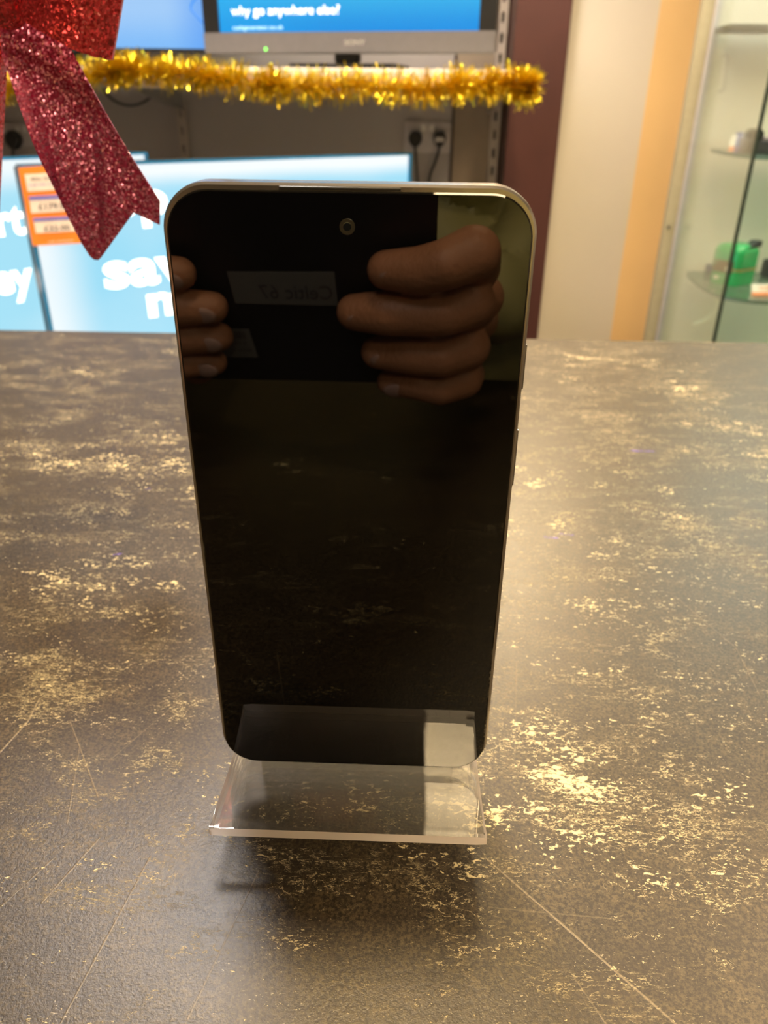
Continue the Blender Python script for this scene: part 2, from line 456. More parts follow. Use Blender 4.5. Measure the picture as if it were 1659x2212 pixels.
# ------------------------------------------------------------------ acrylic stand
def thin_glass(name, tint, refl=1.0, ior=1.49, rough=.0, scuff=0.0, edge=None):
    """clear sheet: reflection by Fresnel over plain transparency, lets the lamps through"""
    m = bpy.data.materials.new(name); m.use_nodes = True; g = NG(m); nt = m.node_tree
    nt.nodes.remove(nt.nodes['Principled BSDF']); out = nt.nodes['Material Output']
    tr = g.n('BsdfTransparent'); tr.inputs[0].default_value = (*tint, 1)
    gl = g.n('BsdfGlossy'); gl.inputs['Roughness'].default_value = rough; gl.inputs['Color'].default_value = (1, 1, 1, 1)
    fr = g.n('Fresnel'); fr.inputs['IOR'].default_value = ior
    mx = g.n('MixShader'); nt.links.new(g.math('MULTIPLY', fr.outputs[0], refl), mx.inputs[0]); nt.links.new(tr.outputs[0], mx.inputs[1]); nt.links.new(gl.outputs[0], mx.inputs[2])
    last = mx.outputs[0]
    if scuff:
        tc = g.n('TexCoord'); df = g.n('BsdfDiffuse'); df.inputs['Color'].default_value = (.8, .78, .74, 1)
        a = g.noise(g.scaled(tc.outputs['Object'], 2.2, .22, 1), 900, 4, .75); b = g.noise(g.scaled(tc.outputs['Object'], .3, 2, 1, .5), 700, 3, .7)
        f = g.math('ADD', g.ramp(a, .56, .78, 0, scuff), g.ramp(b, .62, .75, 0, scuff*.8)); f = g.math('ADD', f, scuff*.10)
        m2 = g.n('MixShader'); nt.links.new(f, m2.inputs[0]); nt.links.new(last, m2.inputs[1]); nt.links.new(df.outputs[0], m2.inputs[2]); last = m2.outputs[0]
    nt.links.new(last, out.inputs['Surface'])
    return m
macr = thin_glass('clear_acrylic', (.97, .97, .96), .75, 1.49, .01, .22)
medge = bpy.data.materials.new('frosted_cut_edge'); medge.use_nodes = True
ge = NG(medge); en = medge.node_tree; en.nodes.remove(en.nodes['Principled BSDF'])
e1 = ge.n('BsdfDiffuse'); e1.inputs[0].default_value = (.95, .86, .82, 1); e2 = ge.n('BsdfTranslucent'); e2.inputs[0].default_value = (.98, .90, .86, 1)
e3 = ge.n('MixShader'); e3.inputs[0].default_value = .55; en.links.new(e1.outputs[0], e3.inputs[1]); en.links.new(e2.outputs[0], e3.inputs[2])
en.links.new(e3.outputs[0], en.nodes['Material Output'].inputs['Surface'])
st_ = empty('phone_stand', (0, .02, CT), 'clear scratched acrylic phone stand with a flat front tray on the counter', 'phone stand')
T = .003
def tray():
    bm = bmesh.new()
    A = (-.0368, -.0005); Bp = (-.0378, -.0239); C = (.0371, -.0239); D = (.0366, -.0005)
    # profile along Y with a small rolled-up front lip
    prof = [(.0097, 0), (-.004, 0), (-.0175, 0), (-.0205, 0), (-.0228, .0002), (-.0243, .0002)]
    n = 28; top = []; bot = []
    for (y, dz) in prof:
        f = min(1, max(0, (-y)/.0246)); xl = -.0366-.0012*f; xr = .0364+.0009*f
        top.append([bm.verts.new((xl+(xr-xl)*k/n, y, ZB+dz)) for k in range(n+1)])
        bot.append([bm.verts.new((xl+(xr-xl)*k/n, y+(0.0004 if f > .99 else 0), ZB+dz-T)) for k in range(n+1)])
    m = len(prof)
    for i in range(m-1):
        for k in range(n):
            bm.faces.new((top[i][k], top[i][k+1], top[i+1][k+1], top[i+1][k]))
            bm.faces.new((bot[i][k], bot[i+1][k], bot[i+1][k+1], bot[i][k+1]))
        f = bm.faces.new((top[i][0], top[i+1][0], bot[i+1][0], bot[i][0])); f.material_index = 1
        f = bm.faces.new((top[i][n], bot[i][n], bot[i+1][n], top[i+1][n])); f.material_index = 1
    for k in range(n):
        f = bm.faces.new((top[0][k], bot[0][k], bot[0][k+1], top[0][k+1]))
        f = bm.faces.new((top[-1][k], top[-1][k+1], bot[-1][k+1], bot[-1][k])); f.material_index = 1
    es = [e for e in bm.edges if len(e.link_faces) == 2 and {f.material_index for f in e.link_faces} == {0, 1} and abs(e.verts[0].co.x-e.verts[1].co.x) > 1e-4]
    bmesh.ops.bevel(bm, geom=es, offset=.0003, segments=2, affect='EDGES')
    return mesh_obj('tray', bm, [macr, medge], st_)
tray()
bm = bmesh.new()
prism(bm, [(.0098, CT+.0002), (.0128, CT+.0002), (.0128, CT+.105), (.0098, CT+.105)], 'x', -.030, .030)
mesh_obj('back_rest', bm, macr, st_, smooth=False)
bm = bmesh.new()
prism(bm, [(.0130, CT+.100), (.0130, CT+.1045), (.062, CT+.003), (.062, CT+.0002), (.0585, CT+.0002)], 'x', -.028, .028)
mesh_obj('rear_leg', bm, macr, st_, smooth=False)
for sx in ():
    bm = bmesh.new(); prism(bm, [(.0060, CT+.0002), (.0097, CT+.0002), (.0097, ZB-T-.0001), (.0060, ZB-T-.0001)], 'x', sx, sx+.006)
    mesh_obj('foot', bm, macr, st_, smooth=False)

# ------------------------------------------------------------------ glitter bow
def glitter(name, base, flake):
    m = mat(name, base, .5, var=0); g = NG(m); nt = m.node_tree; B = nt.nodes['Principled BSDF']
    tc = g.n('TexCoord'); v = g.n('TexVoronoi'); v.inputs['Scale'].default_value = 1250; nt.links.new(tc.outputs['Object'], v.inputs['Vector'])
    sep = g.n('SeparateColor'); nt.links.new(v.outputs['Color'], sep.inputs[0])
    patch = g.noise(tc.outputs['Object'], 260, 3)
    f = g.ramp(g.math('ADD', sep.outputs[0], g.math('MULTIPLY', g.math('SUBTRACT', patch, .5), .9)), .35, .95)
    nt.links.new(g.mix(f, base, flake), B.inputs['Base Color'])
    nt.links.new(g.ramp(f, 0, 1, .2, .9), B.inputs['Metallic']); nt.links.new(g.ramp(sep.outputs[1], 0, 1, .22, .5), B.inputs['Roughness'])
    geo = g.n('NewGeometry')
    sb = g.n('VectorMath', operation='SUBTRACT'); nt.links.new(v.outputs['Color'], sb.inputs[0]); sb.inputs[1].default_value = (.5, .5, .5)
    s2 = g.n('VectorMath', operation='SCALE'); nt.links.new(sb.outputs[0], s2.inputs[0]); s2.inputs['Scale'].default_value = .9
    ad = g.n('VectorMath', operation='ADD'); nt.links.new(geo.outputs['Normal'], ad.inputs[0]); nt.links.new(s2.outputs[0], ad.inputs[1])
    nr = g.n('VectorMath', operation='NORMALIZE'); nt.links.new(ad.outputs[0], nr.inputs[0])
    nt.links.new(nr.outputs[0], B.inputs['Normal'])
    return m
M_gl = glitter('red_glitter', (.26, .008, .012), (.75, .07, .09))
M_gl2 = glitter('red_glitter_tv_tint', (.30, .014, .07), (.58, .22, .38))  # bluish television light mixed into the ribbon's red
bow = empty('glitter_bow', atY(8, 0, .2), 'large red glitter gift bow hanging at the upper left in front of the screens', 'bow')
def ribbon_poly(name, pix, Y, m, par, bend=0.0, th=.0006):
    """a cut ribbon end: outline in a slightly curved hanging sheet"""
    bm = bmesh.new()
    pp = []
    for k, (a, b) in enumerate(zip(pix, pix[1:]+pix[:1])):
        nseg = max(1, int(math.hypot(a[0]-b[0], a[1]-b[1])/25))
        pp += [(a[0]+(b[0]-a[0])*t/nseg, a[1]+(b[1]-a[1])*t/nseg) for t in range(nseg)]
    P = [atY(x, y, Y) for x, y in pp]
    zt = max(p.z for p in P); zb = min(p.z for p in P)
    for p in P: p.y += bend*math.sin((p.z-zb)/(zt-zb)*PI)
    A = [bm.verts.new(p) for p in P]; Bv = [bm.verts.new(p+Vector((0, th, 0))) for p in P]; n = len(P)
    f = bm.faces.new(A); f2 = bm.faces.new(Bv[::-1])
    for k in range(n): bm.faces.new((A[k], Bv[k], Bv[(k+1) % n], A[(k+1) % n]))
    bmesh.ops.triangulate(bm, faces=[f, f2])
    return mesh_obj(name, bm, m, par)
ribbon_poly('tail', [(5, 0), (26, 10), (40, 35), (100, 72), (163, 105), (230, 213), (300, 330), (338, 394), (358, 430), (353, 482), (300, 455), (241, 430), (236, 470), (228, 515), (220, 555), (212, 562), (203, 561), (195, 553), (181, 523),
                      (160, 465), (137, 400), (110, 340), (75, 250), (45, 175), (20, 119), (8, 60)], .2, M_gl2, bow, -.012)
ribbon_poly('tail', [(22, -5), (24, 60), (17, 110), (14, 200), (12, 330), (6, 420), (-2, 480), (-60, 420), (-120, 470), (-110, 300), (-70, 150), (-25, 30)], .208, M_gl, bow, -.008)
# loop: a ribbon going out from the knot and folding back over itself
def loop(mirror=False):
    lo = [(4, -30), (22, 12), (58, 50), (108, 79), (152, 105), (196, 120), (238, 128)]
    hi = [(0, -120), (40, -150), (90, -165), (140, -170), (190, -170), (240, -165), (285, -150)]
    bm = bmesh.new(); rows = []
    n = 8
    def yof(s): return .185 - .022*math.sin(min(1, s)*PI*.8)
    for i, (a, b) in enumerate(zip(lo, hi)):
        s = i/(len(lo)-1); Y = yof(s)
        rows.append([atY(a[0]+(b[0]-a[0])*k/n, a[1]+(b[1]-a[1])*k/n, Y) for k in range(n+1)])
    # fold at the outer edge and back layer
    for j, (dx, Y) in enumerate(((4, .182), (3, .200), (-10, .210))):
        rows.append([atY(238+(285-238)*k/n+dx, 128+(-150-128)*k/n - j*0, Y) for k in range(n+1)])
    back_lo = [(190, 112), (130, 80), (70, 30), (18, -20)]
    back_hi = [(240, -170), (180, -175), (90, -165), (10, -120)]
    for j, (a, b) in enumerate(zip(back_lo, back_hi)):
        rows.append([atY(a[0]+(b[0]-a[0])*k/n, a[1]+(b[1]-a[1])*k/n, .217-.004*j) for k in range(n+1)])
    V = []
    for rw in rows:
        V.append([bm.verts.new(p) for p in rw])
    for a, b in zip(V, V[1:]):
        for k in range(n): bm.faces.new((a[k], a[k+1], b[k+1], b[k]))
    if mirror:
        cx = atY(0, -30, .2).x
        for v in bm.verts: v.co.x = 2*cx - v.co.x - .004
    bmesh.ops.subdivide_edges(bm, edges=bm.edges[:], cuts=1, use_grid_fill=True, smooth=.6)
    bmesh.ops.solidify(bm, geom=bm.faces[:], thickness=.0006)
    return mesh_obj('loop', bm, M_gl, bow)
loop(); loop(True)
bm = bmesh.new(); kp = atY(-2, -70, .178)
blob(bm, kp, .012, .012, .02); mesh_obj('knot', bm, M_gl, bow)
bm = bmesh.new(); tube(bm, [kp+Vector((0, .006, .015)), (kp.x, kp.y+.006, 2.6)], .0012, 8)
mesh_obj('hanging_cord', bm, mat('red_cord', (.4, .03, .04), .6), bow)
# small fold behind the loop where the ribbon's underside shows
ribbon_poly('fold', [(150, 84), (172, 88), (195, 105), (212, 126), (170, 112), (158, 106)], .195, M_gl2, bow)

# ------------------------------------------------------------------ televisions
def screen_mat(name, kind):
    m = bpy.data.materials.new(name); m.use_nodes = True
    g = NG(m); nt = m.node_tree; B = nt.nodes['Principled BSDF']
    tc = g.n('TexCoord'); sp = g.n('SeparateXYZ'); nt.links.new(tc.outputs['Generated'], sp.inputs[0])
    x, z = sp.outputs['X'], sp.outputs['Z']
    nz = g.noise(tc.outputs['Generated'], 2.5, 2)
    if kind == 'pale':
        edge = g.math('ADD', g.ramp(x, 0, .13, .9, 0), g.ramp(z, .90, .985, 0, .95), clamp=True)
        c = g.mix(g.math('ADD', edge, g.ramp(nz, .4, .7, 0, .15), clamp=True), (.33, .73, .93), (.92, .98, 1.0)); st = 1.0
    elif kind == 'left_pale':
        edge = g.ramp(z, .85, .97, 0, .85)
        c = g.mix(g.math('ADD', edge, g.ramp(nz, .4, .7, 0, .2), clamp=True), (.38, .76, .93), (.9, .98, 1.0)); st = 1.0
    elif kind == 'sony':
        c = g.mix(g.ramp(z, 0, .28), (.0, .30, .84), (.04, .52, .88)); st = .95
        c = g.mix(g.ramp(x, .55, .0, 0, .5), c, (.0, .42, .95))
    else:
        c = g.mix(g.ramp(z, 0, .22), (.22, .52, .98), (.36, .62, .98)); st = .95
        c = g.mix(g.ramp(x, .85, 1.0, 0, .7), c, (.10, .36, .95))
    nt.links.new(c, B.inputs['Emission Color']); B.inputs['Emission Strength'].default_value = st
    B.inputs['Base Color'].default_value = (.01, .01, .012, 1); B.inputs['Roughness'].default_value = .2
    return m
M_txt = mat('screen_white', (.8, .8, .8), .5, emit=(1, 1, 1), estr=1.35, var=0)
M_txt2 = mat('screen_pale_blue', (.5, .7, .8), .5, emit=(.35, .8, 1), estr=1.0, var=0)
M_halobez = mat('bezel_blue_halo', (.0, .16, .38), .2)  # blue halo of the bright screens put into the bezel colour

def television(A, Bp, height, bez, label, smat, bmat, drop=0.0, neck=None, foot_z=None, depth=.05, chin=None):
    """A, Bp: front top corners (left, right); local x along the width, y into the set"""
    A = Vector(A); Bp = Vector(Bp); Bp.z = A.z
    xd = (Bp-A).normalized(); L = (Bp-A).length; ang = math.atan2(xd.y, xd.x)
    zb = A.z-height
    root = empty('television', ((A.x+Bp.x)/2, (A.y+Bp.y)/2, foot_z if foot_z is not None else zb), label, 'television', None, ang)
    nd = Vector((-xd.y, xd.x, 0))
    def P(u, d, z): return A + xd*u + nd*d + Vector((0, 0, z-A.z))
    def lbox(bm, u0, u1, d0, d1, z0, z1, bev=0.0):
        s = bmesh.ops.create_cube(bm, size=1)
        for v in s['verts']:
            v.co = P((u0+u1)/2+v.co.x*(u1-u0), (d0+d1)/2+v.co.y*(d1-d0), (z0+z1)/2+v.co.z*(z1-z0))
        if bev: bmesh.ops.bevel(bm, geom=list({e for v in s['verts'] for e in v.link_edges}), offset=bev, segments=2, affect='EDGES')
    bl, bt, bb = bez
    bm = bmesh.new()
    lbox(bm, 0, bl, 0, .012, zb, A.z); lbox(bm, L-bl, L, 0, .012, zb, A.z)
    lbox(bm, bl, L-bl, 0, .012, A.z-bt, A.z)
    if not chin: lbox(bm, bl, L-bl, 0, .012, zb, zb+bb)
    mesh_obj('bezel', bm, bmat, root, smooth=False)
    if chin:
        bm = bmesh.new(); lbox(bm, -.001, L+.001, -.004, .014, zb-.001, zb+bb, .002); mesh_obj('chin_bar', bm, chin, root, label='silver bottom bar')
    bm = bmesh.new(); lbox(bm, 0, L, .0125, depth, zb, A.z, .004); mesh_obj('casing', bm, M_black, root)
    bm = bmesh.new(); s = bmesh.ops.create_cube(bm, size=1)
    lw = L-2*bl; hh = height-bt-bb
    for v in s['verts']: v.co = Vector((v.co.x*lw, v.co.y*.002, v.co.z*hh))
    scn = mesh_obj('screen', bm, smat, None, smooth=False)
    scn.parent = root
    scn.matrix_parent_inverse = root.matrix_basis.inverted()
    mid = P(L/2, .009, zb+bb+hh/2)
    scn.matrix_basis = Matrix.Translation(mid) @ Matrix.Rotation(ang, 4, 'Z')
    if neck:
        bm = bmesh.new(); lbox(bm, L/2-.03, L/2+.03, .018, .04, foot_z+.014, zb+.03, .003); mesh_obj('stand_neck', bm, M_black, root)
        bm = bmesh.new(); lbox(bm, L/2-neck, L/2+neck, -.03, .13, foot_z, foot_z+.013, .005); mesh_obj('stand_base', bm, M_black, root)
    return root, xd, nd, P, scn, L

# right-hand lower set
A1 = Vector((-.6575, 1.25, 1.0342)); B1 = Vector((.0122, 1.7723, 1.0342))
t1, xd1, nd1, P1, s1, L1 = television(A1, B1, .50, (.004, .004, .012), 'television with pale blue advert, angled behind the phone, orange price card on its corner', screen_mat('advert_pale_blue', 'pale'), M_halobez, neck=.14, foot_z=.501)
def tv_text(s, x0, yb, hpx, x1, root, A, nd, m, name='advert_text', bold=.03):
    o = hit(x0, yb, A, nd); e = hit(x1, yb, A, nd); h = hit(x0, yb-hpx, A, nd)
    zz = h.z-o.z
    wdt = (e-o).length
    xd = Vector((e.x-o.x, e.y-o.y, 0)).normalized()
    return text_mesh(name, s, m, root, Vector((o.x, o.y, o.z))+nd*0.0 - nd*.0, xd, (0, 0, 1), zz, wdt, bold)
F1 = P1(0, .0065, 1.0)
tv_text('shop', 108, 478, 84, 366, s1, F1, nd1, M_txt)
tv_text('save', 228, 623, 82, 470, s1, F1, nd1, M_txt)
tv_text('money', 322, 684, 70, 640, s1, F1, nd1, M_txt)
# left-hand lower set (behind)
Bq = Vector((-.5674, 1.6723, 1.0342)); dq = (Bq-Vector((-.7801, 1.4351, 1.0342))).normalized()
A2 = Bq-dq*.84
t2, xd2, nd2, P2, s2, L2 = television(A2, Bq, .50, (.004, .004, .012), 'lower television at far left with pale blue advert, half behind the price card television', screen_mat('advert_pale_blue_left', 'left_pale'), M_halobez, neck=.14, foot_z=.501)
F2 = P2(0, .0065, 1.0)
tv_text('smart', -150, 524, 74, 62, s2, F2, nd2, M_txt)
tv_text('money', -190, 664, 74, 82, s2, F2, nd2, M_txt)
# low plinth carrying both
pl = empty('display_plinth', (-.4, 1.6, 0), 'low dark plinth behind the counter under the two lower televisions', 'plinth')
bm = bmesh.new(); box(bm, (-1.45, .85, 0), (.25, 2.15, .47), .003); mesh_obj('body', bm, M_dark, pl, smooth=False)
bm = bmesh.new(); box(bm, (-1.47, .83, .4705), (.26, 2.17, .5), .004); mesh_obj('top_board', bm, M_offwhite, pl)

# upper silver set
SA = Vector((-.48445, 1.95, 1.2350)); SB = Vector((.18783, 1.8091, 1.2350)); SH = .42
t3, xd3, nd3, P3, s3, L3 = television(SA+Vector((0, 0, SH)), SB+Vector((0, 0, SH)), SH, (.0375, .03, .0415), 'upper television with black bezel, silver bottom bar and bright blue advert, on the shelf', screen_mat('advert_blue', 'sony'), M_black, neck=.13, foot_z=1.2005, chin=M_silver)
F3 = P3(0, .0075, 1.3)
tv_text('why go anywhere else?', 500, 33, 20, 733, s3, F3, nd3, M_txt, bold=.004)
tv_text('cashgenerator.co.uk', 503, 64, 9, 612, s3, F3, nd3, M_txt2, bold=.0)
F3b = P3(0, -.0045, 1.25)
tv_text('SONY', 744, 97, 11, 789, t3, F3b, nd3, mat('badge_silver', (.75, .72, .68), .3, metal=.6), 'badge', .02)
c = hit(574, 106, F3b, nd3)
bm = bmesh.new(); tube(bm, [c, c-nd3*.001], [.0035, .003], 14); mesh_obj('power_light', bm, mat('green_led', (.1, .5, .1), .4, emit=(.2, 1, .1), estr=2.5, var=0), t3, label='green power light')
# upper left set
UA = atY(60, 104, 1.98); UB = atY(444, 104, 2.02); UB.z = UA.z
t4, xd4, nd4, P4, s4, L4 = television(Vector((UB.x-.70, UA.y, UA.z-.006+.42)), Vector((UB.x+.02, UB.y, UA.z-.006+.42)), .42, (.012, .015, .010), 'upper left television with light blue screen, behind the red bow', screen_mat('advert_light_blue', 'upleft'), M_black, neck=.12, foot_z=1.2005)
F4 = P4(0, .0075, 1.3)
pts = [hit(x, y, F4, nd4) for x, y in ((442, -22), (430, -12), (416, 5), (412, 18), (420, 30), (434, 45), (446, 56))]
bm = bmesh.new(); tube(bm, curve_pts(pts, 5), .0022, 6)
mesh_obj('advert_line', bm, mat('screen_dark_blue', (.02, .1, .3), .5, emit=(.0, .20, .75), estr=.8, var=0), s4)

# price card on the lower right set
n0 = -nd1
def cardP(x, y, off=0.002): return hit(x, y, F1-nd1*(.010+off), nd1)
pcard = empty('price_card', cardP(105, 530), 'orange price card with white panels stuck on the top left corner of the television', 'price card')
def quad(name, pix, m, par, off, th=.0006):
    bm = bmesh.new(); P = [cardP(x, y, off) for x, y in pix]
    A = [bm.verts.new(p) for p in P]; Bv = [bm.verts.new(p+nd1*th) for p in P]
    bm.faces.new(A); bm.faces.new(Bv[::-1])
    for k in range(4): bm.faces.new((A[k], A[(k+1) % 4], Bv[(k+1) % 4], Bv[k]))
    return mesh_obj(name, bm, m, par, smooth=False)
M_or = mat('orange_card', (.80, .22, .02), .5, emit=(.8, .22, .02), estr=0, var=.03)
M_paper = mat('card_paper', (.80, .70, .66), .6)
M_ink = mat('printed_ink', (.10, .08, .09), .6); M_blue_ink = mat('blue_print', (.16, .15, .5), .6)
quad('card_sheet', [(39, 362), (205, 350), (237, 522), (71, 531)], M_or, pcard, 0)
quad('panel', [(53, 377), (203, 368), (210, 405), (60, 414)], M_paper, pcard, .0008)
quad('panel', [(62, 424), (212, 415), (218, 451), (68, 461)], M_paper, pcard, .0008)
quad('panel', [(71, 471), (221, 463), (228, 496), (78, 504)], M_paper, pcard, .0008)
quad('blue_band', [(62, 424), (212, 415), (213.5, 424), (63.5, 433)], M_blue_ink, pcard, .0014)
quad('blue_band', [(71, 471), (221, 463), (222.5, 470), (72.5, 479)], M_blue_ink, pcard, .0014)
def card_text(s, x0, yb, hp, x1, m=M_ink):
    Fp = F1-nd1*.0125
    o = hit(x0, yb, Fp, nd1); e = hit(x1, yb-(x1-x0)*.055, Fp, nd1); h = hit(x0, yb-hp, Fp, nd1)
    text_mesh('print', s, m, pcard, o, (e-o), (0, 0, 1), h.z-o.z, (e-o).length, .015)
card_text('\u00a3179.99', 84, 453, 13, 150); card_text('\u00a332.00', 96, 499, 11, 152)
card_text('40in Smart TV', 66, 390, 7, 150); card_text('Full HD Freeview', 63, 402, 4, 150, M_blue_ink)
card_text('cash generator', 104, 524, 4, 160, M_paper)

# ------------------------------------------------------------------ wall shelf, uprights, sockets
sh = empty('wall_shelf', (-.6, 2.0, 1.16), 'long off-white shelf under the upper televisions', 'shelf')
bm = bmesh.new(); box(bm, (-1.6, 1.762, 1.178), (.265, 2.32, 1.200), .002); mesh_obj('board', bm, M_offwhite, sh)
bm = bmesh.new(); box(bm, (-1.6, 1.75, 1.158), (.262, 1.7615, 1.201), .002); mesh_obj('front_strip', bm, mat('price_strip', (.62, .57, .50), .35), sh)
for x in (-1.35, -.655, .228):
    bm = bmesh.new(); prism(bm, [(1.80, 1.177), (2.33, 1.177), (2.33, 1.11), (1.80, 1.165)], 'x', x-.003, x+.003); mesh_obj('bracket', bm, M_grey, sh, smooth=False)
def upright(cx, wd, label):
    r = empty('slotted_upright', (cx, YW-.01, 0), label, 'shelf upright', 'slotted shelf uprights on the far wall')
    bm = bmesh.new()
    z = .3; y0, y1 = YW-.022, YW-.0005; hw = wd/2
    box(bm, (cx-hw, y0, .3), (cx-wd*.17, y1, 2.3)); box(bm, (cx+wd*.17, y0, .3), (cx+hw, y1, 2.3))
    while z < 2.28:
        box(bm, (cx-wd*.17, y0, z), (cx+wd*.17, y1, z+.024)); z += .048
    mesh_obj('channel', bm, mat('upright_paint', (.42, .36, .31), .45), r, smooth=False)
    bm = bmesh.new(); box(bm, (cx-wd*.17, y1-.004, .3), (cx+wd*.17, y1-.001, 2.3)); mesh_obj('slot_backing', bm, M_black, r, smooth=False)
xr = atY(1088, 18, YW-.02).x
upright(xr, .026, 'slotted metal shelf upright beside the maroon post')
upright(atY(388, 230, YW-.02).x, .022, 'slotted metal shelf upright behind the middle of the tinsel garland')
structure('shade_strip', (xr+.016, YW-.012, 0), (.271, YW, 2.6), mat('gap_shade_brown', (.09, .055, .045), .6))  # dark strip painted as the shade between upright and post
xs = atY(979, 260, YW-.004).x
structure('trim_4', (xs-.004, YW-.004, 0), (xs+.004, YW, 2.6), mat('dark_wall_joint', (.07, .05, .035), .7))
structure('wall_panel_far', (xs+.0042, YW-.003, 0), (xr-.014, YW, 2.6), mat('tan_wall_board', (.30, .235, .17), .7, vscale=4))

def socket(x0, x1, y0, y1, label, plugs):
    a = atY(x0, y0, YW-.008); b = atY(x1, y1, YW-.008)
    zt = max(a.z, b.z) if False else (a.z+atY(x1, y0, YW-.008).z)/2; zb = zt-(b.x-a.x)*.60
    r = empty('wall_socket', ((a.x+b.x)/2, YW-.0003, zb), label, 'socket')
    bm = bmesh.new(); box(bm, (a.x, YW-.010, zb), (b.x, YW-.0003, zt), .003); mesh_obj('face_plate', bm, mat('socket_white', (.50, .46, .46), .35), r)
    W = b.x-a.x
    for k in (.40, .60):
        bm = bmesh.new(); box(bm, (a.x+W*k-.006, YW-.013, zt-.024), (a.x+W*k+.006, YW-.0102, zt-.008), .001); mesh_obj('switch', bm, M_white, r)
    return a.x, b.x, zb, zt
sx0, sx1, sz0, sz1 = socket(874, 972, 263, 322, 'white double wall socket with two black plugs, above the angled television', 2)
def plug(px, py, label, cable, body=M_black, rad=.020, band=False):
    P = atY(px, py, YW-.03)
    r = empty('plug', P, label, 'plug', 'plugs in the wall sockets')
    Yf = YW-.0105
    bm = bmesh.new(); n = 28; prof = [(1.0, Yf), (1.0, Yf-.016), (.92, Yf-.022), (.7, Yf-.026)]; rings = []
    for s, y in prof:
        ring = []
        for k in range(n):
            a = 2*PI*k/n; x = math.sin(a); z = math.cos(a)
            taper = 1-.18*max(0, -z); ring.append(bm.verts.new((P.x+x*rad*s*taper, y, P.z+z*rad*1.12*s)))
        rings.append(ring)
    for a, b in zip(rings, rings[1:]):
        for k in range(n): bm.faces.new((a[k], a[(k+1) % n], b[(k+1) % n], b[k]))
    bm.faces.new(rings[0]); bm.faces.new(rings[-1][::-1])
    mesh_obj('plug_body', bm, body, r)
    if band:
        bm = bmesh.new(); prism(bm, [(P.x-rad*.7, P.z-.011), (P.x-rad*.3, P.z-.007), (P.x+rad*.3, P.z-.007), (P.x+rad*.7, P.z-.011), (P.x+rad*.6, P.z+.004), (P.x-rad*.6, P.z+.004)], 'y', Yf-.0275, Yf-.0262)
        mesh_obj('fuse_label', bm, mat('plug_label', (.5, .47, .45), .5), r, label='pale label on the plug face', smooth=False)
    pts = [Vector((P.x, Yf-.014, P.z-rad*.9))]+[atY(x, y, yy) for x, y, yy in cable]
    bm = bmesh.new(); tube(bm, curve_pts(pts, 6), .0042, 10); mesh_obj('cable', bm, body, r)
plug(897, 300, 'plain black plug in the left half of the double socket', [(898, 340, YW-.02), (902, 400, YW-.02), (905, 480, YW-.02)])
plug(950, 300, 'black plug with pale label in the right half of the double socket', [(947, 328, YW-.02), (938, 355, YW-.02), (928, 385, YW-.02), (915, 480, YW-.02)], band=True)
q = socket(5, 92, 266, 318, 'white double wall socket at the far left behind the bow', 1)
plug(26, 303, 'black plug in the socket at far left behind the bow', [(28, 330, YW-.02), (30, 400, YW-.02)], rad=.024)
# loop of cable under the shelf
bm = bmesh.new(); tube(bm, curve_pts([atY(x, y, 2.25) for x, y in ((215, 170), (230, 203), (255, 222), (285, 228), (315, 218), (333, 196), (336, 170))], 6), .0035, 8)
mesh_obj('hanging_cable', bm, M_black, None, label='black cable drooping under the shelf near the bow', cat='cable')

# ------------------------------------------------------------------ tinsel
gp = [(-140, 180), (-40, 190), (30, 186), (110, 172), (200, 160), (250, 152), (290, 150), (350, 156), (420, 160), (480, 170), (560, 182), (620, 184), (700, 190), (770, 184), (850, 190), (920, 192), (980, 184), (1040, 184), (1090, 180), (1125, 186), (1142, 190)]
path = curve_pts([atY(x, y, 1.715) for x, y in gp], 10)
mt_g = mat('gold_foil', (1.0, .66, .045), .28, metal=1, var=.15, vscale=300)
bm = bmesh.new(); N = 8500
for i in range(N):
    t = random.random()*(len(path)-1.001) if i > 350 else len(path)-1.002-random.random()*3; k = int(t); p = path[k].lerp(path[k+1], t-k); tg = (path[k+1]-path[k]).normalized()
    a = random.random()*2*PI; rad = Vector((tg.x*.0, math.cos(a), math.sin(a))) + tg*random.uniform(-.45, .45); rad.normalize()
    end = max(0, 1-(len(path)-1-t)/6.0)
    rad = (rad + Vector((end*random.uniform(-.2, 1.3), 0, 0))).normalized()
    L = random.uniform(.020, .040)*(1+.14*math.sin(t*.55)+.10*math.sin(t*1.7)); sd = rad.cross(tg).normalized(); sd = (sd*random.uniform(.3, 1)+tg*random.uniform(-1, 1)).normalized()
    wd = random.uniform(.0009, .0017); bend = Vector((random.uniform(-1, 1), random.uniform(-1, 1), random.uniform(-1, 1)))*.006
    pr = None
    for s in (0, .35, .7, 1):
        c = p + rad*L*s + bend*s*s; sw = sd.lerp(sd.cross(rad), s*.8*random.random()).normalized()*wd
        pr2 = (bm.verts.new(c-sw), bm.verts.new(c+sw))
        if pr: bm.faces.new((pr[0], pr[1], pr2[1], pr2[0]))
        pr = pr2
o = empty('tinsel_garland', path[len(path)//2], 'gold tinsel garland draped along the front edge of the shelf', 'tinsel')
mesh_obj('foil_strands', bm, mt_g, o, smooth=False)
bm = bmesh.new(); tube(bm, path, .002, 6); mesh_obj('core_wire', bm, mt_g, o)

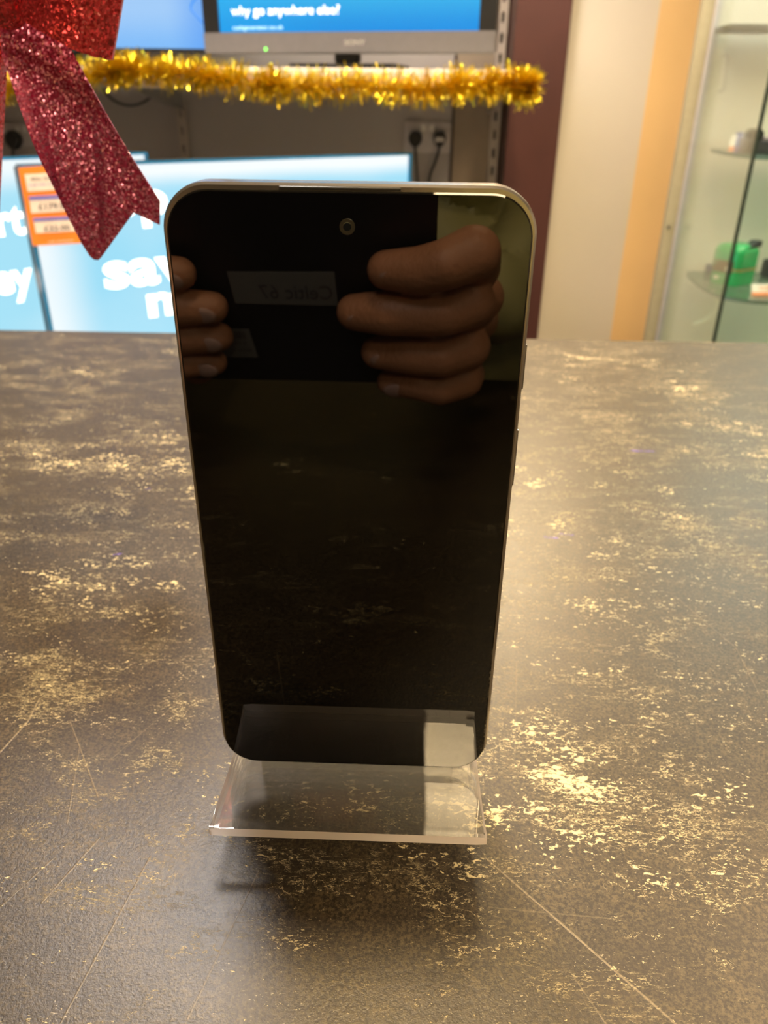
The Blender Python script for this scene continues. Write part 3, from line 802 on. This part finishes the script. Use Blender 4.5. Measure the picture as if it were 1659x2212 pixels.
# ------------------------------------------------------------------ glass display cabinet
CX0, CY0, CY1 = .713, 1.60, 2.0; CXR = 1.45; CZ0, CZ1 = .25, 2.05
cab = empty('display_cabinet', ((CX0+CXR)/2, 1.8, 0), 'tall glass display cabinet with curved glass shelves right of the cream wall', 'display cabinet')
M_glass = thin_glass('cabinet_glass', (.965, .985, .975), .5)
M_shelfg = thin_glass('shelf_glass', (.80, .90, .86), .8)
M_gedge = mat('green_glass_edge', (.16, .24, .20), .25, var=.05)
M_seam = mat('dark_glass_edge', (.02, .035, .028), .3)
M_pale = mat('pale_back_panel', (.76, .74, .64), .5, vscale=3, var=.03)
M_beige = mat('beige_profile', (.40, .35, .23), .4)
bm = bmesh.new(); box(bm, (CX0-.02, CY0-.02, 0), (CXR+.02, CY1+.03, CZ0)); mesh_obj('plinth_base', bm, M_pale, cab, smooth=False)
bm = bmesh.new(); box(bm, (CX0-.02, CY0-.02, CZ1), (CXR+.02, CY1+.03, CZ1+.12)); mesh_obj('canopy', bm, M_pale, cab, smooth=False)
bm = bmesh.new(); box(bm, (CX0+.012, CY1+.002, CZ0), (CXR-.01, CY1+.016, CZ1)); mesh_obj('back_panel', bm, M_pale, cab, smooth=False)
bm = bmesh.new(); box(bm, (CX0, CY0+.006, CZ0), (CX0+.004, CY1-.01, CZ1)); mesh_obj('side_pane', bm, M_glass, cab, smooth=False)
bm = bmesh.new(); box(bm, (CX0+.006, CY0-.002, CZ0), (CXR, CY0+.002, CZ1)); mesh_obj('front_pane', bm, M_glass, cab, smooth=False)
bm = bmesh.new(); box(bm, (CX0-.001, CY0-.003, CZ0), (CX0+.005, CY0+.005, CZ1)); mesh_obj('corner_seam', bm, M_seam, cab, smooth=False)
bm = bmesh.new(); box(bm, (CX0-.003, CY1-.009, CZ0), (CX0+.011, CY1+.012, CZ1), .003); mesh_obj('chrome_post', bm, mat('brushed_aluminium', (.60, .57, .58), .35, metal=.3), cab)
bm = bmesh.new(); box(bm, (CX0-.032, CY1-.004, CZ0), (CX0-.0035, CY1+.02, CZ1), .002); mesh_obj('edge_profile', bm, M_beige, cab)
pk = atY(1444, 491, CY1-.006)
bm = bmesh.new(); tube(bm, [pk, pk+Vector((0, -.004, 0))], .004, 12); mesh_obj('screw_cap', bm, M_dark, cab)
# grey-white accessory panels leaning at the back of the case
outline = [(.749, 1.96), (.735, 1.90), (.725, 1.80), (.724, 1.72), (.735, 1.67), (.764, 1.635), (.812, 1.615), (.90, 1.612), (1.10, 1.612), (1.25, 1.64), (1.33, 1.70), (1.37, 1.80), (1.37, 1.96)]
oc = [(p.x, p.y) for p in curve_pts([(a, b, 0) for a, b in outline], 4)]
zs2 = .75
zs1 = atY(1535, 322, 1.90).z; zs0 = atY(1572, 62, 1.90).z
for zz, lb in ((zs2, None), (zs1, None), (zs2-.34, None)):
    bm = bmesh.new(); f1, f2 = prism(bm, oc, 'z', zz-.008, zz, 1); f1.material_index = 0; f2.material_index = 0
    mesh_obj('shelf', bm, [M_shelfg, M_gedge], cab, smooth=False)
tp_ = atY(1572, 68, 1.90)
bm = bmesh.new(); box(bm, (tp_.x, 1.90, tp_.z), (CXR-.02, 1.99, tp_.z+.015), .002); mesh_obj('shelf', bm, M_seam, cab, label='straight dark-edged shelf')
bm = bmesh.new(); box(bm, (atY(1545, 66, 1.93).x, 1.93, tp_.z+.003), (tp_.x, 1.936, tp_.z+.006)); mesh_obj('shelf_pin', bm, M_grey, cab, smooth=False)
bm = bmesh.new(); box(bm, (CX0+.08, CY0+.05, CZ1-.012), (CXR-.05, CY1-.1, CZ1-.001))
mesh_obj('light_strip', bm, mat('cabinet_light', (.9, .9, .9), .5, emit=(.86, 1.0, .93), estr=26, var=0), cab, smooth=False)
bm = bmesh.new(); tube(bm, [(1.08, 1.80, CZ0), (1.08, 1.80, CZ1)], .009, 14); mesh_obj('centre_rod', bm, M_chrome, cab)

# door handle shape and cable behind the glass
def tube_thing(name, pix, Y, r_, m, label, cat):
    bm = bmesh.new(); tube(bm, curve_pts([atY(x, y, Y) for x, y in pix], 6), r_, 10)
    return mesh_obj(name, bm, m, None, label=label, cat=cat)
M_ww = mat('warm_white_plastic', (.90, .88, .74), .4)
tube_thing('cabinet_handle', [(1560, 120), (1569, 119), (1571, 130), (1568, 160), (1564, 185), (1559, 196), (1551, 198)], 1.965, .0038, mat('grey_white_handle', (.5, .49, .42), .4), 'thin white bent handle on the back panel inside the glass cabinet', 'handle')
tube_thing('white_cable', [(1544, 632), (1548, 650), (1545, 668), (1536, 682), (1522, 692), (1498, 701)], 1.97, .0045, M_ww, 'short curved white cable below the lower glass shelf', 'cable')

# green tin on the lower shelf
def onshelf(x, y, z): return atZ(x, y, z)
tp = Vector((.80, 1.74, zs2)); 
c0 = onshelf(1577, 612, zs2)
tin = empty('green_tin', (c0.x, c0.y, zs2), 'shiny green tin box with gold band, on the lower glass shelf', 'tin', None, math.radians(36))
def octo(hx, hy, c): return [(hx-c, -hy), (hx, -hy+c), (hx, hy-c), (hx-c, hy), (-hx+c, hy), (-hx, hy-c), (-hx, -hy+c), (-hx+c, -hy)]
M_gt = mat('green_tin_paint', (.03, .42, .13), .22, coat=.5)
M_gold = mat('tin_gold_band', (.40, .36, .14), .35, metal=.5)
HX = .040; HT = .082
bm = bmesh.new()
rings = []
for z, s in ((0, .93), (.004, .98), (HT*.93, 1.0), (HT, .97), (HT+.010, .80), (HT+.0135, .5)):
    rings.append([bm.verts.new((x*s, y*s, z+.0005)) for x, y in octo(HX, HX, .009)])
for a, b in zip(rings, rings[1:]):
    for k in range(8): bm.faces.new((a[k], a[(k+1) % 8], b[(k+1) % 8], b[k]))
bm.faces.new(rings[0][::-1]); bm.faces.new(rings[-1])
bmesh.ops.bevel(bm, geom=[e for e in bm.edges], offset=.0012, segments=2, affect='EDGES')
mesh_obj('body', bm, M_gt, tin, local=True)
bm = bmesh.new()
A_ = [bm.verts.new((x, y, .036)) for x, y in octo(HX*1.012, HX*1.012, .009)]; B_ = [bm.verts.new((x, y, .042)) for x, y in octo(HX*1.012, HX*1.012, .009)]
for k in range(8): bm.faces.new((A_[k], A_[(k+1) % 8], B_[(k+1) % 8], B_[k]))
mesh_obj('gold_band', bm, M_gold, tin, local=True, smooth=False)
bm = bmesh.new(); box(bm, (-HX*1.03, -HX*.6, .030), (-HX*1.005, HX*.7, .058)); mesh_obj('side_label', bm, mat('brown_tin_label', (.16, .12, .06), .5), tin, local=True, smooth=False)
for yy, zz in ((-.012, .040), (.016, .017)):
    bm = bmesh.new(); box(bm, (-HX*1.05, yy-.006, zz-.005), (-HX*1.032, yy+.006, zz+.005)); mesh_obj('side_badge', bm, M_ww, tin, local=True, smooth=False)
bm = bmesh.new(); prism(bm, [(-.012, .0), (.040, .0), (.042, .014), (.030, .014)], 'y', -HX*.9, -HX*.3)
for v in bm.verts: v.co.z += HT+.006
mesh_obj('dark_slip', bm, M_dark, tin, local=True, smooth=False)
# other shelf items
def item(name, px, py, z, size, m, label, cat, rot=0, group=None, parts=()):
    c = atZ(px, py, z); r = empty(name, (c.x, c.y, z+.0003), label, cat, group, rot)
    hx, hy, h = size[0]/2, size[1]/2, size[2]
    bm = bmesh.new(); box(bm, (-hx, -hy, 0), (hx, hy, h), min(size)*.12); mesh_obj('body', bm, m, r, local=True)
    return r
it = item('dark_box', 1674, 600, zs2, (.06, .05, .045), M_dark, 'dark grey box beside the green tin on the lower glass shelf', 'box', .3)
bm = bmesh.new(); box(bm, (-.026, -.0262, .018), (.026, -.0252, .032)); mesh_obj('grey_stripe', bm, M_grey, it, local=True, smooth=False)
def tag_card(px, py, z, wd, ht, label, lean, rot, top, bot):
    c = atZ(px, py, z); r = empty('price_tag', (c.x, c.y, z+.0003), label, 'price tag', None, rot)
    def sheet(z0, z1, m, nm, off=0.0):
        bm = bmesh.new(); s = math.sin(lean); cc = math.cos(lean)
        pts = [(-wd/2, z0), (wd/2, z0), (wd/2, z1), (-wd/2, z1)]
        A = [bm.verts.new((x, z_*s-off*cc, z_*cc+off*s)) for x, z_ in pts]; Bv = [bm.verts.new((x, z_*s+.0015-off*cc, z_*cc+off*s)) for x, z_ in pts]
        bm.faces.new(A); bm.faces.new(Bv[::-1])
        for k in range(4): bm.faces.new((A[k], A[(k+1) % 4], Bv[(k+1) % 4], Bv[k]))
        mesh_obj(nm, bm, m, r, local=True, smooth=False)
    sheet(0, ht*.28, bot, 'lower_band'); sheet(ht*.28+.0002, ht, top, 'upper_panel')
    return r
M_tagw = mat('tag_paper', (.85, .82, .75), .5); M_tago = mat('tag_orange', (.85, .30, .14), .5)
tg = tag_card(1652, 638, zs2, .062, .026, 'white price tag with orange lower edge in front of the green tin', .5, .1, M_tagw, M_tago)
text_mesh('print', '14.99', M_tago, None, (-.012, .0065, .012), (1, 0, 0), (0, math.sin(.5), math.cos(.5)), .008, .026, .01)
_t = [o for o in bpy.data.objects if o.name.startswith('print') and o.parent is None][-1]; _t.parent = tg
for v in _t.data.vertices: v.co.y -= .0018
item('blue_case', 1531, 588, zs2, (.014, .02, .020), mat('blue_plastic', (.03, .05, .14), .4), 'small blue case at the left of the green tin', 'case', .3)
# upper items
tag_card(1578, 326, zs1, .012, .034, 'narrow white price tag leaning at the left end of the middle glass shelf', .3, -.5, M_tagw, M_tago)
item('blue_clip', 1590, 322, zs1, (.012, .012, .036), mat('blue_clip_plastic', (.12, .15, .42), .4), 'small blue clip behind the narrow white tag on the middle glass shelf', 'clip', .2)
# toy-like camera bodies: base block with dome
def camera_item(px, py, label, scale=1.0):
    q0 = atY(px, py, 1.72); c = Vector((q0.x, 1.72, zs1)); r = empty('compact_camera', (c.x, c.y, zs1+.0003), label, 'camera', 'compact cameras on the middle glass shelf', .15)
    bm = bmesh.new(); box(bm, (-.036*scale, -.02, 0), (.036*scale, .02, .026*scale), .004); mesh_obj('body', bm, M_dark, r, local=True)
    bm = bmesh.new(); tube(bm, [(-.022*scale, -.018, .036*scale), (-.022*scale, .018, .036*scale)], .013*scale, 18); mesh_obj('lens_barrel', bm, M_black, r, local=True)
    bm = bmesh.new(); box(bm, (-.046*scale, -.012, .0), (-.037*scale, .012, .03*scale), .002); mesh_obj('grip', bm, mat('grey_grip', (.22, .20, .18), .5), r, local=True)
    bm = bmesh.new(); box(bm, (0, -.014, .0262*scale), (.034*scale, .014, .033*scale), .002); mesh_obj('top_plate', bm, mat('pink_grey_plate', (.36, .30, .30), .4), r, local=True)
camera_item(1640, 336, 'dark camera with round lens on the middle glass shelf, crossed by the glass corner', 1.0)
camera_item(1722, 344, 'dark camera at the right end of the middle glass shelf, at the photo edge', 1.0)
# ------------------------------------------------------------------ photographer with tablet (seen mirrored in the phone's screen)
tb = empty('tablet', tab(-.055, -.155, -.006), 'dark tablet with handwritten sticker and barcode label, mirrored in the phone screen', 'tablet')
def tquad(name, uv, w0, w1, m, par, smooth=False, bev=0.0):
    bm = bmesh.new(); A = [bm.verts.new(tab(u, v, w1)) for u, v in uv]; Bv = [bm.verts.new(tab(u, v, w0)) for u, v in uv]; n = len(uv)
    bm.faces.new(A); bm.faces.new(Bv[::-1])
    for k in range(n): bm.faces.new((A[k], A[(k+1) % n], Bv[(k+1) % n], Bv[k]))
    if bev: bmesh.ops.bevel(bm, geom=bm.edges[:], offset=bev, segments=2, affect='EDGES')
    return mesh_obj(name, bm, m, par, smooth=smooth)
TU0, TU1, TV0, TV1 = -.128, .0105, -.1555, .012
cu_, cv_ = (TU0+TU1)/2, (TV0+TV1)/2
pts = [(cu_+x, cv_+y) for x, y in rr_pts((TU1-TU0)/2, (TV1-TV0)/2, .004, 6)]
M_case = mat('tablet_case', (.016, .013, .014), .5, vscale=200)
tquad('case_shell', pts, -.010, -.0022, M_case, tb)
pts2 = [(cu_+x, cv_+y) for x, y in rr_pts((TU1-TU0)/2-.004, (TV1-TV0)/2-.004, .006, 6)]
tquad('front_screen', pts2, -.0112, -.0102, mat('tablet_screen', (.02, .02, .02), .1, emit=(.25, .22, .18), estr=.25, var=0), tb)
bm = bmesh.new(); tube(bm, [tab(0, 0, -.0022), tab(0, 0, -.0012)], .0055, 28); cl = mesh_obj('rear_camera', bm, M_black, tb)
stk = tquad('sticker', [(-.0891, -.0819), (-.0375, -.0812), (-.0374, -.1015), (-.0888, -.1010)], -.0021, -.0019, mat('sticker_paper', (.22, .21, .19), .6, var=.02), tb)
# facing +CF: reading direction on the tablet back runs from +u to -u
def tab_text(s, u, v, h, wd, m, par, bold=0.0):
    o = text_mesh('handwriting', s, m, par, tab(u, v, -.0017), -CR, CU, h, wd, bold)
    return o
tab_text('Celtic 67', -.0395, -.0975, .0085, .036, M_ink, stk, .0)
brc = tquad('barcode_label', [(-.1180, -.1180), (-.0850, -.1180), (-.0835, -.1380), (-.1180, -.1385)], -.0021, -.0019, mat('label_paper', (.22, .21, .20), .6, var=.02), tb)
u = -.0875
bars = bmesh.new(); random.seed(3)
while u > -.104:
    wd = random.choice((.0004, .0007, .0011))
    A = [bars.verts.new(tab(a, b, -.0017)) for a, b in ((u, -.1195), (u-wd, -.1195), (u-wd, -.1245), (u, -.1245))]; bars.faces.new(A)
    u -= wd+random.choice((.0004, .0007))
mesh_obj('bars', bars, M_ink, brc, smooth=False)
tab_text('9 16 1244', -.0880, -.1285, .0018, .014, M_ink, brc, .01); tab_text('MODEL A', -.0860, -.1335, .0016, .010, M_ink, brc, .01)

pe = empty('person', (-.07, -.66, 0), 'person in an olive padded jacket holding up a tablet, mirrored in the phone screen', 'person')
hands = bmesh.new()
def hand(sgn, edge, rows, tips, wrist, elbow, R0=.0098):
    """fingers wrap round the tablet's edge; sgn=+1 right hand"""
    for i, ((v, r), tu) in enumerate(zip(rows, tips)):
        lift = (.006, .003, .001, -.001)[i]
        pts = [(tab(edge+sgn*.012, v-.050, -.040), r*1.12), (tab(edge+sgn*.0195, v-.018, -.014), r*1.04), (tab(edge+sgn*.0165, v+lift, .006), r*1.10),
               (tab(edge+sgn*.004, v+lift*.8, .0130), r*1.0), (tab(tu+sgn*.016, v+.0005, .0115), r*.97), (tab(tu+sgn*.0, v-.002, .0082), r*.80)]
        chain(hands, pts)
    va = rows[0][0]; vb = rows[-1][0]
    # palm
    for f in (0, .33, .66, 1):
        v = va+(vb-va)*f
        capsule(hands, tab(edge+sgn*.008, v-.056, -.043), wrist + (tab(0, (f-.5)*-.03, 0)-CAM), .0125, .019)
    # thumb on the glass side, leaving the side of the palm
    chain(hands, [(tab(edge+sgn*.026, va-.080, -.066), .0145), (tab(edge+sgn*.012, va-.060, -.044), .0125), (tab(edge-sgn*.012, va-.044, -.026), .0110), (tab(edge-sgn*.032, va-.036, -.0215), .0090)])
    chain(hands, [(wrist, .024), (wrist.lerp(elbow, .4), .030)])
WR = tab(.018, -.192, -.095); WL = tab(-.150, -.192, -.095)
EL_R = Vector((.205, -.62, 1.045)); EL_L = Vector((-.37, -.62, 1.045))
hand(+1, TU1, [(-.0695, .0112), (-.0945, .0112), (-.1205, .0108), (-.1420, .0092)], [-.012, -.028, -.018, -.012], WR, EL_R)
hand(-1, TU0, [(-.0730, .0098), (-.0930, .0098), (-.1120, .0094), (-.1300, .0085)], [-.108, -.097, -.098, -.104], WL, EL_L)
hb = fused(hands, .0014, 5)
SH_R = Vector((.115, -.655, 1.40)); SH_L = Vector((-.255, -.655, 1.40)); HX0 = -.07
body = bmesh.new()
blob(body, (HX0, -.63, 1.625), .072, .092, .112)                      # head
blob(body, (HX0, -.555, 1.575), .045, .045, .045)                     # jaw
capsule(body, (HX0, -.645, 1.46), (HX0, -.64, 1.56), .056, .052)      # neck
blob(body, (HX0, -.538, 1.622), .011, .016, .020)                     # nose
blob(body, (HX0, -.548, 1.648), .036, .012, .010)                     # brow
blob(body, (HX0, -.528, 1.578), .022, .010, .006)                     # lips
blob(body, (HX0, -.532, 1.590), .021, .010, .004)
for s in (-1, 1): blob(body, (HX0+s*.073, -.635, 1.62), .008, .020, .030)
capsule(body, (HX0-.11, -.66, 1.38), (HX0+.11, -.66, 1.38), .09, .09)
capsule(body, (HX0, -.66, 1.35), (HX0, -.665, 1.0), .13, .125)
capsule(body, (HX0-.07, -.66, .96), (HX0+.07, -.66, .96), .11, .11)
for s, shd, el, wr in ((1, SH_R, EL_R, WR), (-1, SH_L, EL_L, WL)):
    chain(body, [(shd, .058), (el, .043), (wr.lerp(el, .3), .031), (wr, .026)])
    hipx = HX0+s*.09
    chain(body, [(Vector((hipx, -.66, .92)), .088), (Vector((hipx+s*.01, -.655, .50)), .058), (Vector((hipx+s*.01, -.66, .36)), .056), (Vector((hipx+s*.015, -.67, .09)), .038)])
    chain(body, [(Vector((hipx+s*.015, -.68, .05)), .038), (Vector((hipx+s*.03, -.56, .035)), .030)])
bb = fused(body, .0075, 4)
absorb(bb, hb)
M_skin = mat('skin', (.56, .25, .125), .45, vscale=60, var=.08, bump=.25, bscale=350)
mesh_obj('body', bb, M_skin, pe)
# nails
for sgn, edge, rows, tips in ((1, TU1, [-.0695, -.0945, -.1205, -.1420], [-.012, -.028, -.018, -.012]), (-1, TU0, [-.0730, -.0930, -.1120, -.1300], [-.108, -.097, -.098, -.104])):
    for v, tu in zip(rows, tips):
        bm = bmesh.new(); r = bmesh.ops.create_uvsphere(bm, u_segments=14, v_segments=8, radius=1)
        for q_ in r['verts']: q_.co = tab(tu+sgn*.003+q_.co.x*.0065, v-.001+q_.co.y*.0050, .0155+q_.co.z*.0016)
        mesh_obj('fingernail', bm, mat('nail', (.62, .38, .30), .25, var=0) if 'nail' not in bpy.data.materials else bpy.data.materials['nail'], pe)
# eyes
for s in (-1, 1):
    bm = bmesh.new(); blob(bm, (HX0+s*.030, -.549, 1.632), .012, .010, .008); mesh_obj('eye', bm, M_white, pe)
bm = bmesh.new(); blob(bm, (HX0, -.655, 1.665), .082, .095, .085); blob(bm, (HX0, -.69, 1.62), .080, .07, .085)
hr = fused(bm, .008, 2); mesh_obj('hair', hr, mat('dark_hair', (.03, .02, .015), .6, bump=.6, bscale=150), pe)
# jacket
jk = bmesh.new()
capsule(jk, (HX0-.125, -.655, 1.37), (HX0+.125, -.655, 1.37), .105, .105)
for z in (1.30, 1.20, 1.10, 1.00, .93):
    capsule(jk, (HX0-.075, -.645, z), (HX0+.075, -.645, z), .150, .150)
capsule(jk, (HX0, -.65, 1.44), (HX0, -.65, 1.49), .085, .075)
for el, wr, shd in ((EL_R, WR, SH_R), (EL_L, WL, SH_L)):
    chain(jk, [(shd, .088), (el, .074), (el.lerp(wr, .50), .050), (el.lerp(wr, .84), .036)])
jb = fused(jk, .007, 3)
jb.normal_update()
for v in jb.verts:
    zz = v.co.z + .35*abs(v.co.x-HX0)*(1 if True else 0)
    q_ = abs(math.sin(PI*zz/.085))**.55
    wr_ = noise.noise(v.co*Vector((14, 14, 30)).x if False else Vector((v.co.x*13, v.co.y*13, v.co.z*34)))*.009 + noise.noise(v.co*60)*.003
    v.co += v.normal*((q_-.6)*.016+wr_)
mesh_obj('padded_jacket', jb, mat('olive_nylon', (.44, .40, .16), .42, vscale=12, var=.1, bump=.4, bscale=60), pe)
tr = bmesh.new()
for s in (-1, 1):
    hipx = HX0+s*.09
    chain(tr, [(Vector((hipx, -.66, .92)), .102), (Vector((hipx+s*.01, -.655, .50)), .075), (Vector((hipx+s*.015, -.665, .10)), .06)])
capsule(tr, (HX0-.07, -.66, .95), (HX0+.07, -.66, .95), .118, .118)
mesh_obj('trousers', fused(tr, .01, 2), mat('dark_denim', (.03, .035, .05), .8), pe)
for s in (-1, 1):
    bm = bmesh.new(); hipx = HX0+s*.12
    chain(bm, [(Vector((hipx, -.70, .06)), .05), (Vector((hipx+s*.01, -.62, .05)), .048), (Vector((hipx+s*.02, -.54, .04)), .038)])
    mb = fused(bm, .006, 2)
    for v in mb.verts: v.co.z = max(.001, v.co.z)
    mesh_obj('shoe', mb, M_black, pe)
